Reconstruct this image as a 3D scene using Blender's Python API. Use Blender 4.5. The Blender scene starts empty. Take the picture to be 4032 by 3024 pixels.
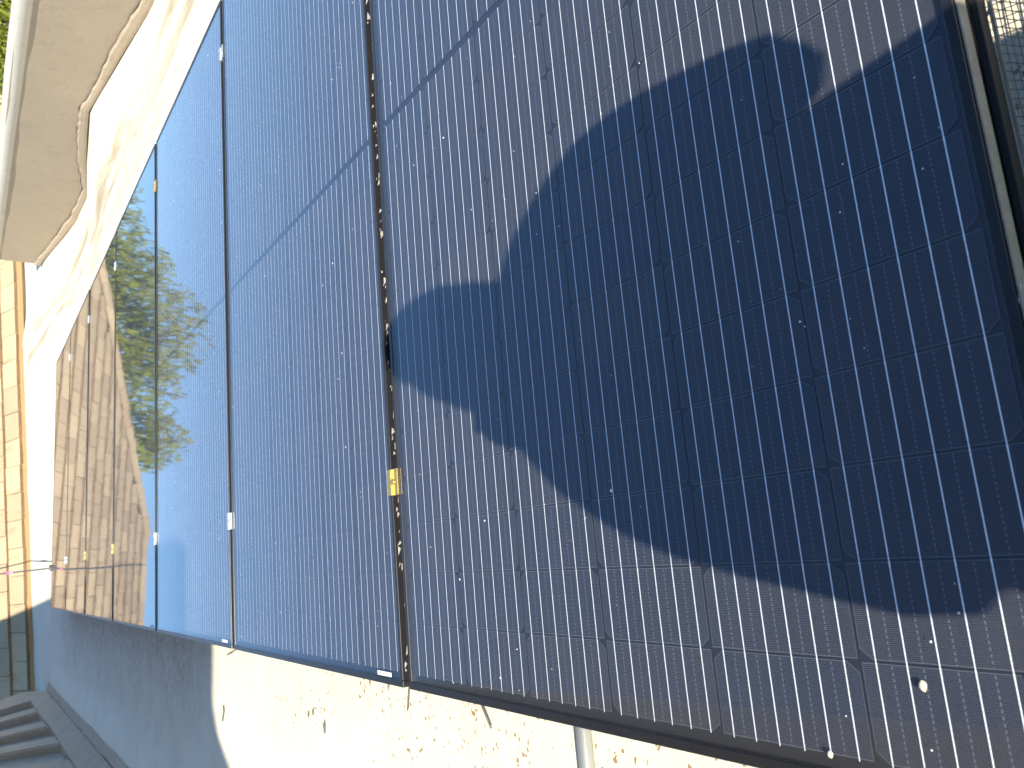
import bpy, bmesh, math, random
from mathutils import Vector, Matrix, Euler
random.seed(7)
C = bpy.context.scene.collection
R = math.radians

# ------------------------------------------------------------------ camera
# world frame: +Y runs away from the camera along the row of panels, +X to the photographer's right, z = 0 is the glass plane
cam_d = bpy.data.cameras.new('camera'); cam = bpy.data.objects.new('camera', cam_d); C.objects.link(cam)
CAM = Vector((0.21415, -1.26410, 0.64170))
RIGHT = Vector((-0.0862132, -0.56328767, -0.82175075)); DOWN = Vector((-0.97809485, 0.20471532, -0.03771086)); VIEW = Vector((0.18946703, 0.800499, -0.56859793))
m = Matrix.Identity(4)
for i in range(3):
    m[i][0] = RIGHT[i]; m[i][1] = -DOWN[i]; m[i][2] = -VIEW[i]; m[i][3] = CAM[i]
cam.matrix_world = m
cam_d.sensor_width = 36; cam_d.sensor_fit = 'HORIZONTAL'; cam_d.lens = 27.80
cam_d.clip_start = 0.005; cam_d.clip_end = 3000
cam_d.dof.use_dof = True; cam_d.dof.focus_distance = 1.30; cam_d.dof.aperture_fstop = 11
sc = bpy.context.scene
sc.camera = cam
sc.render.resolution_x = 1024; sc.render.resolution_y = 768

# ------------------------------------------------------------------ light
SUN_EL, SUN_AZ = 33.0, 11.0            # light travels towards +Y, 11 degrees to +X, 33 degrees down
ae, aa = R(SUN_EL), R(SUN_AZ)
SUN = Vector((math.sin(aa)*math.cos(ae), math.cos(aa)*math.cos(ae), -math.sin(ae)))
w = bpy.data.worlds.new('World'); sc.world = w; w.use_nodes = True
nt = w.node_tree; nt.nodes.clear()
sky = nt.nodes.new('ShaderNodeTexSky'); sky.sky_type = 'NISHITA'; sky.sun_disc = False
sky.sun_elevation = ae; sky.sun_rotation = R(180 + SUN_AZ); sky.altitude = 300; sky.air_density = 1.0; sky.dust_density = 0.0; sky.ozone_density = 4.0
bg = nt.nodes.new('ShaderNodeBackground'); bg.inputs['Strength'].default_value = 0.10
wo = nt.nodes.new('ShaderNodeOutputWorld')
hs = nt.nodes.new('ShaderNodeHueSaturation'); hs.inputs['Saturation'].default_value = 1.08
nt.links.new(sky.outputs[0], hs.inputs['Color']); nt.links.new(hs.outputs[0], bg.inputs[0]); nt.links.new(bg.outputs[0], wo.inputs[0])
sl = bpy.data.lights.new('sun', 'SUN'); sl.energy = 4.0; sl.angle = R(0.53); sl.color = (1.0, 0.92, 0.78)
so = bpy.data.objects.new('sun', sl); C.objects.link(so); so.location = (-4, -20, 14)
so.rotation_euler = SUN.to_track_quat('-Z', 'Y').to_euler()
sc.view_settings.view_transform = 'Standard'; sc.view_settings.look = 'None'; sc.view_settings.gamma = 1
sc.view_settings.use_curve_mapping = False; sc.view_settings.exposure = 1.45

# ------------------------------------------------------------------ pixel helpers (photo pixels, 4032 x 3024)
FPX = 3113.59
def ray(x, y):
    d = RIGHT*((x-2016)/FPX) + DOWN*((y-1512)/FPX) + VIEW
    return d.normalized()
def at(x, y, z=0.0):
    d = ray(x, y); return CAM + d*((z-CAM.z)/d.z)
def on_plane(x, y, p0, n):
    d = ray(x, y); p0 = Vector(p0); n = Vector(n)
    return CAM + d*((p0-CAM).dot(n)/d.dot(n))

# ------------------------------------------------------------------ object helpers
def link(name, me, mat=None, parent=None, loc=None):
    o = bpy.data.objects.new(name, me); C.objects.link(o)
    if mat is not None and me is not None and not me.materials:
        for mm in (mat if isinstance(mat, (list, tuple)) else [mat]): me.materials.append(mm)
    if parent: o.parent = parent
    if loc is not None: o.location = loc
    return o
def tag(o, label=None, cat=None, group=None, kind=None):
    if label: o['label'] = label
    if cat: o['category'] = cat
    if group: o['group'] = group
    if kind: o['kind'] = kind
    return o
def thing(name, label, cat, loc=(0, 0, 0), group=None):
    o = bpy.data.objects.new(name, None); C.objects.link(o); o.location = loc; o.empty_display_size = 0.05
    return tag(o, label, cat, group)
def mesh(name, verts, faces, smooth=False, mats=None):
    me = bpy.data.meshes.new(name); me.from_pydata([tuple(v) for v in verts], [], faces)
    if mats:
        for p, mi in zip(me.polygons, mats): p.material_index = mi
    if smooth:
        for p in me.polygons: p.use_smooth = True
    me.update(); return me
def bm_mesh(name, bm, smooth=False):
    me = bpy.data.meshes.new(name); bm.normal_update(); bm.to_mesh(me); bm.free()
    if smooth:
        for p in me.polygons: p.use_smooth = True
    return me
def box_bm(bm, x0, x1, y0, y1, z0, z1, bev=0.0, seg=2):
    g = bmesh.ops.create_cube(bm, size=1.0)
    vs = g['verts']
    for v in vs:
        v.co = Vector((x0 + (v.co.x+.5)*(x1-x0), y0 + (v.co.y+.5)*(y1-y0), z0 + (v.co.z+.5)*(z1-z0)))
    if bev > 0:
        es = list({e for v in vs for e in v.link_edges})
        bmesh.ops.bevel(bm, geom=es, offset=bev, segments=seg, affect='EDGES', profile=0.5)
def box(name, x0, x1, y0, y1, z0, z1, bev=0.0, seg=2):
    bm = bmesh.new(); box_bm(bm, x0, x1, y0, y1, z0, z1, bev, seg); return bm_mesh(name, bm)
def tube(name, pts, rad, n=8, cap=True):
    pts = [Vector(p) for p in pts]; V = []; F = []
    rads = rad if isinstance(rad, (list, tuple)) else [rad]*len(pts)
    up = None
    for i, p in enumerate(pts):
        t = (pts[min(i+1, len(pts)-1)] - pts[max(i-1, 0)]).normalized()
        if up is None:
            up = Vector((0, 0, 1)) if abs(t.z) < 0.9 else Vector((1, 0, 0))
        a = t.cross(up).normalized(); b = a.cross(t).normalized(); up = b
        for k in range(n):
            th = 2*math.pi*k/n
            V.append(p + (a*math.cos(th) + b*math.sin(th))*rads[i])
    for i in range(len(pts)-1):
        for k in range(n):
            k2 = (k+1) % n
            F.append((i*n+k, i*n+k2, (i+1)*n+k2, (i+1)*n+k))
    if cap:
        F.append(tuple(range(n-1, -1, -1))); F.append(tuple(range((len(pts)-1)*n, len(pts)*n)))
    return mesh(name, V, F, True)
def prism(name, poly, n, depth):
    """polygon (list of points) extruded by -n*depth"""
    n = Vector(n).normalized(); k = len(poly)
    V = [Vector(p) for p in poly] + [Vector(p) - n*depth for p in poly]
    F = [tuple(range(k)), tuple(range(2*k-1, k-1, -1))]
    for i in range(k):
        j = (i+1) % k; F.append((i, i+k, j+k, j))
    me = mesh(name, V, F)
    bm = bmesh.new(); bm.from_mesh(me); bmesh.ops.recalc_face_normals(bm, faces=bm.faces); bm.to_mesh(me); bm.free()
    return me

# ------------------------------------------------------------------ materials
class Mat:
    def __init__(s, name):
        s.m = bpy.data.materials.new(name); s.m.use_nodes = True; s.t = s.m.node_tree; s.t.nodes.clear()
        s.out = s.n('ShaderNodeOutputMaterial')
    def n(s, ty, **kw):
        nd = s.t.nodes.new(ty)
        for k, v in kw.items():
            if k.startswith('i_'): nd.inputs[k[2:].replace('_', ' ')].default_value = v
            else: setattr(nd, k, v)
        return nd
    def l(s, a, b): s.t.links.new(a, b)
    def coord(s): return s.n('ShaderNodeTexCoord').outputs['Object']
    def pos(s): return s.n('ShaderNodeNewGeometry').outputs['Position']
    def noise(s, vec, scale, detail=4, rough=.55, dist=0.0):
        nd = s.n('ShaderNodeTexNoise'); nd.inputs['Scale'].default_value = scale; nd.inputs['Detail'].default_value = detail
        nd.inputs['Roughness'].default_value = rough; nd.inputs['Distortion'].default_value = dist
        s.l(vec, nd.inputs['Vector']); return nd.outputs['Fac']
    def ramp(s, fac, stops):
        nd = s.n('ShaderNodeValToRGB'); cr = nd.color_ramp
        while len(cr.elements) > 1: cr.elements.remove(cr.elements[-1])
        for i, (p, c) in enumerate(stops):
            e = cr.elements[0] if i == 0 else cr.elements.new(p)
            e.position = p
            if not isinstance(c, tuple): c = (c, c, c)
            e.color = (*c, 1) if len(c) == 3 else c
        s.l(fac, nd.inputs[0]); return nd.outputs[0]
    def math(s, op, a, b=None, c=None):
        nd = s.n('ShaderNodeMath', operation=op)
        for i, v in enumerate((a, b, c)):
            if v is None: continue
            if isinstance(v, (int, float)): nd.inputs[i].default_value = v
            else: s.l(v, nd.inputs[i])
        return nd.outputs[0]
    def mix(s, f, a, b, blend='MIX'):
        nd = s.n('ShaderNodeMix', data_type='RGBA', blend_type=blend)
        for sock, v in ((nd.inputs[0], f), (nd.inputs[6], a), (nd.inputs[7], b)):
            if isinstance(v, (int, float)): sock.default_value = v
            elif isinstance(v, tuple): sock.default_value = (*v, 1) if len(v) == 3 else v
            else: s.l(v, sock)
        return nd.outputs[2]
    def bump(s, h, strength=.3, dist=.01):
        nd = s.n('ShaderNodeBump'); nd.inputs['Strength'].default_value = strength; nd.inputs['Distance'].default_value = dist
        s.l(h, nd.inputs['Height']); return nd.outputs[0]
    def bsdf(s, col, rough=.7, metal=0.0, normal=None, spec=.5, coat=0.0):
        nd = s.n('ShaderNodeBsdfPrincipled')
        for k, v in (('Base Color', col), ('Roughness', rough), ('Metallic', metal), ('Specular IOR Level', spec), ('Coat Weight', coat)):
            if isinstance(v, (int, float)): nd.inputs[k].default_value = v
            elif isinstance(v, tuple): nd.inputs[k].default_value = (*v, 1)
            else: s.l(v, nd.inputs[k])
        if normal is not None: s.l(normal, nd.inputs['Normal'])
        return nd.outputs[0]
    def done(s, sh): s.l(sh, s.out.inputs[0]); return s.m
def plain(name, col, rough=.6, metal=0.0, var=.15, scale=40.0, bump=0.0, spec=.5):
    q = Mat(name); p = q.pos(); f = q.noise(p, scale, 5)
    c = q.mix(f, tuple(min(1, v*(1-var)) for v in col), tuple(min(1, v*(1+var)) for v in col))
    nm = q.bump(q.noise(p, scale*3, 4), bump, .004) if bump else None
    return q.done(q.bsdf(c, rough, metal, nm, spec))

def mat_deck():
    q = Mat('white roof coating'); p = q.pos()
    sep = q.n('ShaderNodeSeparateXYZ'); q.l(p, sep.inputs[0]); X, Y = sep.outputs[0], sep.outputs[1]
    big = q.noise(p, 1.3, 6, .6); fine = q.noise(p, 22, 6, .7); mid = q.noise(p, 5.5, 5, .65)
    # dirt along the row of panels, thinner towards the edges of the roof
    near = q.math('SUBTRACT', 1.0, q.math('MULTIPLY', q.math('ABSOLUTE', q.math('ADD', X, 0.12)), 1.75))
    far = q.ramp(Y, [(0.0, 0.0), (1.0, 0.0)])
    mr = q.n('ShaderNodeMapRange'); q.l(Y, mr.inputs[0])
    for i, v in ((1, 6.2), (2, 8.2), (3, 1.0), (4, 0.0)): mr.inputs[i].default_value = v
    mr2 = q.n('ShaderNodeMapRange'); q.l(Y, mr2.inputs[0])
    for i, v in ((1, 1.7), (2, 2.4), (3, 0.25), (4, 1.0)): mr2.inputs[i].default_value = v
    dirt = q.math('MULTIPLY', q.math('MULTIPLY', near, mr.outputs[0]), mr2.outputs[0])
    dirt = q.math('ADD', dirt, q.math('MULTIPLY', q.math('SUBTRACT', mid, .5), .9))
    dirt = q.n('ShaderNodeClamp'), dirt
    q.l(dirt[1], dirt[0].inputs[0]); dirt = dirt[0].outputs[0]
    fine = q.math('ADD', q.math('MULTIPLY', fine, .55), q.math('MULTIPLY', q.noise(p, 75, 5, .75), .45))
    mot = q.ramp(fine, [(.38, (.30, .215, .14)), (.60, (.70, .55, .40))])  # tan warmed to paint bounce light into the blue shade on the dirt
    white = q.mix(big, (.70, .63, .47), (.80, .74, .58))
    col = q.mix(q.math('MULTIPLY', dirt, .92), white, mot)
    # rusty brown flecks, dense beside the frames
    vo = q.n('ShaderNodeTexVoronoi'); vo.inputs['Scale'].default_value = 58; vo.inputs['Randomness'].default_value = 1
    mp = q.n('ShaderNodeMapping'); mp.inputs['Scale'].default_value = (0.8, 1.15, 1)
    wv = q.n('ShaderNodeVectorMath', operation='ADD'); nz = q.n('ShaderNodeTexNoise'); nz.inputs['Scale'].default_value = 30; q.l(p, nz.inputs['Vector'])
    sc_ = q.n('ShaderNodeVectorMath', operation='SCALE'); q.l(nz.outputs['Color'], sc_.inputs[0]); sc_.inputs['Scale'].default_value = .045
    q.l(p, wv.inputs[0]); q.l(sc_.outputs[0], wv.inputs[1]); q.l(wv.outputs[0], mp.inputs[0]); q.l(mp.outputs[0], vo.inputs['Vector'])
    edge = q.n('ShaderNodeMapRange'); q.l(X, edge.inputs[0])
    for i, v in ((1, -.46), (2, -.04), (3, .04), (4, .34)): edge.inputs[i].default_value = v
    thr = q.math('MULTIPLY', edge.outputs[0], q.math('ADD', q.math('MULTIPLY', q.noise(p, 7, 3), 1.7), -.15))
    fl = q.math('LESS_THAN', vo.outputs['Distance'], thr)
    gate = q.n('ShaderNodeMapRange'); q.l(Y, gate.inputs[0])
    for i, v in ((1, 1.1), (2, 1.6), (3, 1.0), (4, .25)): gate.inputs[i].default_value = v
    fl = q.math('MULTIPLY', fl, q.math('MULTIPLY', gate.outputs[0], .85))
    brown = q.mix(q.noise(p, 60, 2), (.13, .075, .02), (.30, .20, .075))
    col = q.mix(fl, col, brown)
    # long tan water stains along the valley on the right
    st = q.n('ShaderNodeMapping'); st.inputs['Scale'].default_value = (7, .9, 1); q.l(p, st.inputs[0])
    sn = q.noise(st.outputs[0], 1.0, 6, .65, .6)
    gx = q.n('ShaderNodeMapRange'); q.l(X, gx.inputs[0])
    for i, v in ((1, 2.35), (2, 2.75), (3, 0.0), (4, 1.0)): gx.inputs[i].default_value = v
    gx2 = q.n('ShaderNodeMapRange'); q.l(X, gx2.inputs[0])
    for i, v in ((1, 2.95), (2, 3.2), (3, 1.0), (4, 0.0)): gx2.inputs[i].default_value = v
    sf = q.math('MULTIPLY', q.math('MULTIPLY', gx.outputs[0], gx2.outputs[0]), q.ramp(sn, [(.42, 0.0), (.62, 1.0)]))
    col = q.mix(q.math('MULTIPLY', sf, .85), col, (.33, .25, .15))
    nm = q.bump(q.math('ADD', fine, q.math('MULTIPLY', mid, 1.5)), .35, .006)
    return q.done(q.bsdf(col, .75, 0, nm, .3))
def mat_stucco(name, a, b, scale=1.0):
    q = Mat(name); p = q.pos()
    c = q.mix(q.noise(p, 2.2*scale, 6, .6), a, b)
    c = q.mix(q.math('MULTIPLY', q.ramp(q.noise(p, 9*scale, 5, .7), [(.5, 0.0), (.75, 1.0)]), .35), c, tuple(v*.72 for v in a))
    h = q.math('ADD', q.noise(p, 120*scale, 4, .7), q.math('MULTIPLY', q.noise(p, 28*scale, 3), .8))
    return q.done(q.bsdf(c, .92, 0, q.bump(h, .45, .006), .2))
def mat_tile():
    q = Mat('tan concrete tile'); p = q.pos(); oi = q.n('ShaderNodeObjectInfo')
    c = q.mix(q.noise(p, 3.0, 5, .6), (.42, .315, .185), (.54, .42, .26))
    c = q.mix(q.math('MULTIPLY', oi.outputs['Random'], .45), c, (.20, .15, .10))
    mp = q.n('ShaderNodeMapping'); mp.inputs['Scale'].default_value = (9, 1.6, 1.6); q.l(p, mp.inputs[0])
    c = q.mix(q.math('MULTIPLY', q.ramp(q.noise(mp.outputs[0], 1, 5, .7), [(.55, 0.0), (.75, 1.0)]), .5), c, (.12, .085, .06))
    return q.done(q.bsdf(c, .9, 0, q.bump(q.noise(p, 90, 4, .7), .35, .004), .2))
def mat_cell():
    q = Mat('monocrystalline cell'); sep = q.n('ShaderNodeSeparateXYZ'); q.l(q.coord(), sep.inputs[0]); x, y = sep.outputs[0], sep.outputs[1]
    oi = q.n('ShaderNodeObjectInfo')
    # silver contact fingers: 50 printed lines across each half cell
    pitch = .0813/50
    fx = q.math('ABSOLUTE', q.math('SUBTRACT', q.math('FRACT', q.math('DIVIDE', q.math('ADD', x, 1.0), pitch)), .5))
    fing = q.math('LESS_THAN', fx, .11)
    # short printed joints half way between the ribbons, every third finger
    bp = .1645/6
    by = q.math('ABSOLUTE', q.math('SUBTRACT', q.math('FRACT', q.math('DIVIDE', q.math('ADD', y, 6*bp), bp)), .0))
    by2 = q.math('MINIMUM', by, q.math('SUBTRACT', 1.0, by))
    dash = q.math('MULTIPLY', q.math('LESS_THAN', by2, .018), q.math('GREATER_THAN', q.math('FRACT', q.math('DIVIDE', q.math('ADD', x, 1.0), pitch*3)), .42))
    lines = q.math('MAXIMUM', q.math('MULTIPLY', fing, .8), dash)
    hue = q.mix(oi.outputs['Random'], (.005, .009, .022), (.016, .014, .021))
    col = q.mix(lines, hue, (.135, .142, .155))
    return q.done(q.bsdf(col, .45, 0, None, .3))
def mat_glass():
    q = Mat('solar glass'); p = q.pos()
    fr = q.n('ShaderNodeFresnel')      # a thin pane reflects alike from both sides
    bf = q.n('ShaderNodeNewGeometry').outputs['Backfacing']; q.l(q.math('SUBTRACT', 1.47, q.math('MULTIPLY', bf, 1.47-1/1.47)), fr.inputs['IOR'])   # low index: anti-reflective coating
    gl = q.n('ShaderNodeBsdfGlossy'); gl.inputs['Roughness'].default_value = .028; gl.inputs['Color'].default_value = (1, 1, 1, 1)
    # rolled-glass waviness: slow ripples that smear mirrored edges a little
    mp = q.n('ShaderNodeMapping'); mp.inputs['Scale'].default_value = (26, 9, 1); q.l(p, mp.inputs[0])
    nb = q.bump(q.noise(mp.outputs[0], 1, 2, .5), .010, .01); q.l(nb, gl.inputs['Normal'])
    tr = q.n('ShaderNodeBsdfTransparent'); tr.inputs[0].default_value = (.96, .97, .98, 1)
    du = q.n('ShaderNodeBsdfDiffuse'); du.inputs[0].default_value = (.54, .56, .58, 1)
    d1 = q.noise(p, 6, 5, .65); d2 = q.noise(p, 70, 4, .7)
    stv = q.n('ShaderNodeMapping'); stv.inputs['Scale'].default_value = (1.1, 16, 1); q.l(p, stv.inputs[0])
    d2 = q.math('ADD', d2, q.math('MULTIPLY', q.ramp(q.noise(stv.outputs[0], 1, 5, .65), [(.42, 0.0), (.72, 1.0)]), .55))
    dust = q.math('ADD', .005, q.math('MULTIPLY', q.math('MULTIPLY', d1, d2), .024))
    m1 = q.n('ShaderNodeMixShader'); q.l(dust, m1.inputs[0]); q.l(tr.outputs[0], m1.inputs[1]); q.l(du.outputs[0], m1.inputs[2])
    m2 = q.n('ShaderNodeMixShader'); q.l(fr.outputs[0], m2.inputs[0]); q.l(m1.outputs[0], m2.inputs[1]); q.l(gl.outputs[0], m2.inputs[2])
    return q.done(m2.outputs[0])
def mat_leaf(name, a, b):
    q = Mat(name); p = q.pos()
    c = q.mix(q.noise(p, 1.4, 4, .7), a, b)
    d = q.n('ShaderNodeBsdfDiffuse'); q.l(c, d.inputs[0]); t = q.n('ShaderNodeBsdfTranslucent'); q.l(c, t.inputs[0])
    mx = q.n('ShaderNodeMixShader'); mx.inputs[0].default_value = .35; q.l(d.outputs[0], mx.inputs[1]); q.l(t.outputs[0], mx.inputs[2])
    return q.done(mx.outputs[0])

M_DECK = mat_deck(); M_CELL = mat_cell(); M_GLASS = mat_glass(); M_TILE = mat_tile()
M_STUCCO = mat_stucco('tan stucco', (.37, .295, .205), (.43, .35, .25))
M_COPING = mat_stucco('pale coping paint', (.50, .46, .38), (.56, .52, .44))
M_MORTAR = mat_stucco('grey tan mortar', (.40, .315, .215), (.60, .475, .35), 1.4)
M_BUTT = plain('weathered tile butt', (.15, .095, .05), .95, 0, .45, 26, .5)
M_FASCIA = plain('tan painted fascia', (.30, .175, .08), .85, 0, .12, 9, .2)
M_FRAME = plain('black anodised frame', (.024, .023, .024), .32, .4, .25, 30)
M_CELLFAR = plain('cell seen from afar', (.012, .012, .015), .45, 0, .1, 20)
M_BACK = plain('black backsheet', (.010, .011, .015), .5, 0, .1, 20)
M_EDGE = plain('printed cell border', (.095, .10, .11), .5, .2, .05)
M_RIB = plain('tinned ribbon', (.98, .98, .97), .38, .22, .02, 300)
M_SILVER = plain('mill aluminium', (.72, .72, .70), .36, .85, .08, 90)
M_GOLD = plain('yellow zinc clamp', (.72, .50, .16), .34, .85, .12, 90)
M_GALV = plain('galvanised conduit', (.30, .31, .29), .36, .45, .14, 25)
M_WIRE = plain('dull mesh wire', (.10, .095, .09), .55, .5, .3, 120)
M_BLACK = plain('near black', (.004, .004, .004), .7, 0, .2, 60)
M_TANDIRT = plain('dusty aluminium edge', (.25, .22, .17), .75, .1, .3, 60, .4)
M_FLAKE = plain('pale flaked coating', (.30, .27, .23), .9, 0, .25, 80)
M_SPECK = plain('dried droppings', (.80, .79, .74), .9, 0, .12, 200)
M_LABEL = plain('white paper label', (.75, .76, .77), .6, 0, .04)
M_INK = plain('label ink', (.05, .05, .06), .7, 0, .05)
M_STALK = plain('dry grey stalk', (.085, .08, .06), .8, 0, .25, 70)
M_CORD = plain('dark braided cord', (.10, .10, .10), .8, 0, .5, 160)
M_PINK = plain('pink flagging tape', (.80, .20, .32), .6, 0, .06)
M_BLUE = plain('pale blue cable', (.35, .50, .70), .45, 0, .1)
M_CRACK = plain('dark crack filler', (.07, .055, .04), .95, 0, .3, 60)
M_BARK = plain('grey brown bark', (.12, .09, .06), .9, 0, .3, 12, .5)
M_LEAF = mat_leaf('yellow green leaves', (.22, .25, .03), (.42, .42, .08))
M_LEAF2 = mat_leaf('bright hedge leaves', (.12, .16, .02), (.26, .28, .05))
M_GROUND = plain('dry ground', (.30, .24, .17), .95, 0, .2, .3, .2)

# ------------------------------------------------------------------ large setting: ground and the white roof
me = mesh('ground', [(-400, -400, -3.6), (400, -400, -3.6), (400, 700, -3.6), (-400, 700, -3.6)], [(0, 1, 2, 3)])
tag(link('ground', me, M_GROUND), kind='structure')

def sstep(a, b, x):
    t = min(1, max(0, (x-a)/(b-a))); return t*t*(3-2*t)
def lerp_list(tab, x):
    if x <= tab[0][0]: return tab[0][1]
    for (a, va), (b, vb) in zip(tab, tab[1:]):
        if x <= b: return va + (vb-va)*(x-a)/(b-a)
    return tab[-1][1]
XW = 3.5                                       # inner face of the stucco parapet
def eave_z(X): return 0.0553*X - 0.1125        # bottom of the far fascia
STUC = [(p.y, p.z) for p in (on_plane(x, y, (XW, 0, 0), (1, 0, 0)) for x, y in
        ((640, -120), (600, 0), (470, 215), (345, 430), (338, 520), (335, 640), (346, 755), (300, 860), (230, 945), (170, 1015), (158, 1036)))]
VALLEY = [(-3, 3.1), (1.5, 3.05), (2.5, 3.03), (2.85, 2.95), (3.6, 2.52), (4.4, 2.62), (5.2, 2.85), (5.9, 2.88), (7.7, 3.05), (10, 3.1)]
def deck_z(x, y):
    z = -0.14
    wv = sstep(6.7, 9.6, y)
    z = z*(1-wv) + (eave_z(x) + .004)*wv
    if x > 2.2:                                # raised cant towards the parapet
        xv = lerp_list(VALLEY, y); top = lerp_list(STUC, y) - .012
        if x > xv: z = z + (max(top, z - .05) - z)*min(1, (x-xv)/(XW+.02-xv))
    z += .035*sstep(-.52, -.74, x)*(1-wv)        # coved edge on the left
    z += .004*math.sin(x*5.1+y*2.3)*math.sin(y*3.7-x) + .002*math.sin(13*x+3*y)
    return z
xs = [-3.0, -2, -1.4, -1.1] + [-.95 + i*.05 for i in range(18)] + [0.0 + i*.2 for i in range(11)] + [2.2+i*.055 for i in range(24)] + [3.56, 3.8, 4.6, 5.6, 6.8]
ys = [-6, -5, -4, -3, -2.4, -2] + [-1.6+i*.12 for i in range(100)]
ys = [y for y in ys if y < 10.02] + [10.03, 10.3]
V = [(x, y, deck_z(x, y)) for y in ys for x in xs]; n = len(xs)
F = [(j*n+i, j*n+i+1, (j+1)*n+i+1, (j+1)*n+i) for j in range(len(ys)-1) for i in range(n-1)]
tag(link('roof_deck', mesh('roof_deck', V, F, True), M_DECK), kind='structure')
# the storey under the roof
hb = tag(link('house_body', box('house_body', -2.9, 4.3, -5.9, 16.5, -3.6, -.42), M_STUCCO), kind='structure')

# ------------------------------------------------------------------ solar panels
PITCH = 1.0558; X0, X1 = -.0236, 2.022; YF, YN = .016, -1.018       # outer frame in panel space (origin: far edge of the cells)
NC, NR = 6, 24
CW, CH = .1642, .0813; UP, VP = .1673, .0838; MID = .013
def cell_mesh(up):
    ch = .0112; hx, hy = CH/2, CW/2; b = .0006
    def poly(i):
        x, y, c = hx-i, hy-i, ch - i*.4
        s = 1 if up else -1
        pts = [(-x*s, -y), (-x*s, y), ((x-c*.8)*s, y), (x*s, y-c), (x*s, -y+c), ((x-c*.8)*s, -y)]
        return pts if s < 0 else pts[::-1]
    o, i = poly(0), poly(b); k = len(o)
    V = [(a, c, 0) for a, c in o] + [(a, c, 0) for a, c in i]
    F = [tuple(range(k, 2*k))] + [(j, (j+1) % k, k+(j+1) % k, k+j) for j in range(k)]
    me = mesh('cell', V, F, False, [0]+[1]*k)
    if me.polygons[0].normal.z < 0: me.flip_normals()
    me.materials.append(M_CELL); me.materials.append(M_EDGE); return me
CELL_UP, CELL_DN = cell_mesh(True), cell_mesh(False)
def row_x(r): return (r+.5)*VP + (MID if r >= NR//2 else 0)
def ribbon_mesh():
    """one tinned ribbon over half the panel: low ridge profile, widened solder pads at the cell ends"""
    V = []; F = []
    def seg(x0, x1, wd, h):
        b = len(V)
        for x in (x0, x1):
            V.extend([(x, -wd/2, 0), (x, -wd/5, h), (x, wd/5, h), (x, wd/2, 0)])
        F.extend([(b, b+4, b+5, b+1), (b+1, b+5, b+6, b+2), (b+2, b+6, b+7, b+3)])
    for r in range(12):
        xc = (r+.5)*VP; a, b_ = xc - CH/2, xc + CH/2
        seg(a-.0018, a+.005, .00095, .00010); seg(a+.005, b_-.005, .00110, .00012); seg(b_-.005, b_+.0007, .00125, .00010)
        for k in range(1, 5): seg(a + k*CH/5-.0012, a + k*CH/5+.0012, .00115, .00014)
    me = mesh('busbar', V, F)
    bm = bmesh.new(); bm.from_mesh(me)
    for f in bm.faces:
        if f.normal.z < 0: f.normal_flip()
    bm.to_mesh(me); bm.free(); me.materials.append(M_RIB); return me
RIBBON = ribbon_mesh()
def frame_mesh():
    bm = bmesh.new(); L = .0115
    box_bm(bm, X0, X0+L, YN, YF, -.040, .0016, .0012); box_bm(bm, X1-L, X1, YN, YF, -.040, .0016, .0012)
    box_bm(bm, X0+L+.0002, X1-L-.0002, YF-.0095, YF-.0003, -.040, .0014, .0010); box_bm(bm, X0+L+.0002, X1-L-.0002, YN+.0003, YN+.0095, -.040, .0014, .0010)
    return bm_mesh('frame', bm)
FRAME = frame_mesh()
PANE = mesh('glass', [(X0+.011, YN+.009, 0), (X1-.011, YN+.009, 0), (X1-.011, YF-.009, 0), (X0+.011, YF-.009, 0)], [(0, 1, 2, 3)])
BACK = mesh('backsheet', [(X0+.006, YN+.006, -.0052), (X1-.006, YN+.006, -.0052), (X1-.006, YF-.006, -.0052), (X0+.006, YF-.006, -.0052)], [(0, 1, 2, 3)])
def joined_cells():
    V = []; F = []; mi = []
    for c in range(NC):
        for r in range(NR):
            up = ((c % 2 == 0) == (r < 12)); src = CELL_UP if up else CELL_DN
            b = len(V); ox, oy = row_x(r), -(c+.5)*UP
            V += [(v.co.x+ox, v.co.y+oy, -.0042) for v in src.vertices]
            for p in src.polygons: F.append(tuple(b+i for i in p.vertices)); mi.append(p.material_index)
    me = mesh('cell_sheet', V, F, False, mi); me.materials.append(M_CELLFAR); me.materials.append(M_EDGE); return me
JOINED = joined_cells()
def speck_mesh(n, seed, big=1.0):
    rr = random.Random(seed); V = []; F = []
    for i in range(n):
        x, y = rr.uniform(.0, 1.99), rr.uniform(-1.0, .0); s = rr.choice((.0004, .0005, .0006, .0008, .0009, .0016))*rr.uniform(.7, 1.3)*big
        k = rr.randint(5, 7); b = len(V); ph = rr.random()*6
        for j in range(k):
            a = ph + 2*math.pi*j/k; q = s*rr.uniform(.7, 1.25); V.append((x+q*math.cos(a), y+q*math.sin(a), .0009))
        V.append((x, y, .0017)); F += [(b+j, b+(j+1) % k, b+k) for j in range(k)]
    return mesh('grit', V, F)
panel_labels = [
    'nearest black solar panel, with the photographer\'s shadow across it',
    'second solar panel, mirroring only blue sky, just beyond the shadowed one',
    'third solar panel, smooth pale blue, between second and fourth gaps',
    'fourth solar panel, mirroring the right half of the leafy tree crown',
    'fifth solar panel, mirroring tree foliage and the top of the tiled roof',
    'sixth solar panel, mirroring tan roof tiles, next to the last one',
    'farthest solar panel at the end of the row beside the white roof']
order = ['nearest', 'second', 'third', 'fourth', 'fifth', 'sixth', 'farthest']
panel_labels[2] = 'third solar panel from the camera, plain sky blue with the mirrored tree tip'
panel_labels[3] = 'fourth solar panel from the camera, mirroring the green tree crown beside tan tiles'
LABEL = mesh('serial_label', [(0, 0, 0), (.0075, 0, 0), (.0075, .058, 0), (0, .058, 0)], [(0, 1, 2, 3)])
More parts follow.
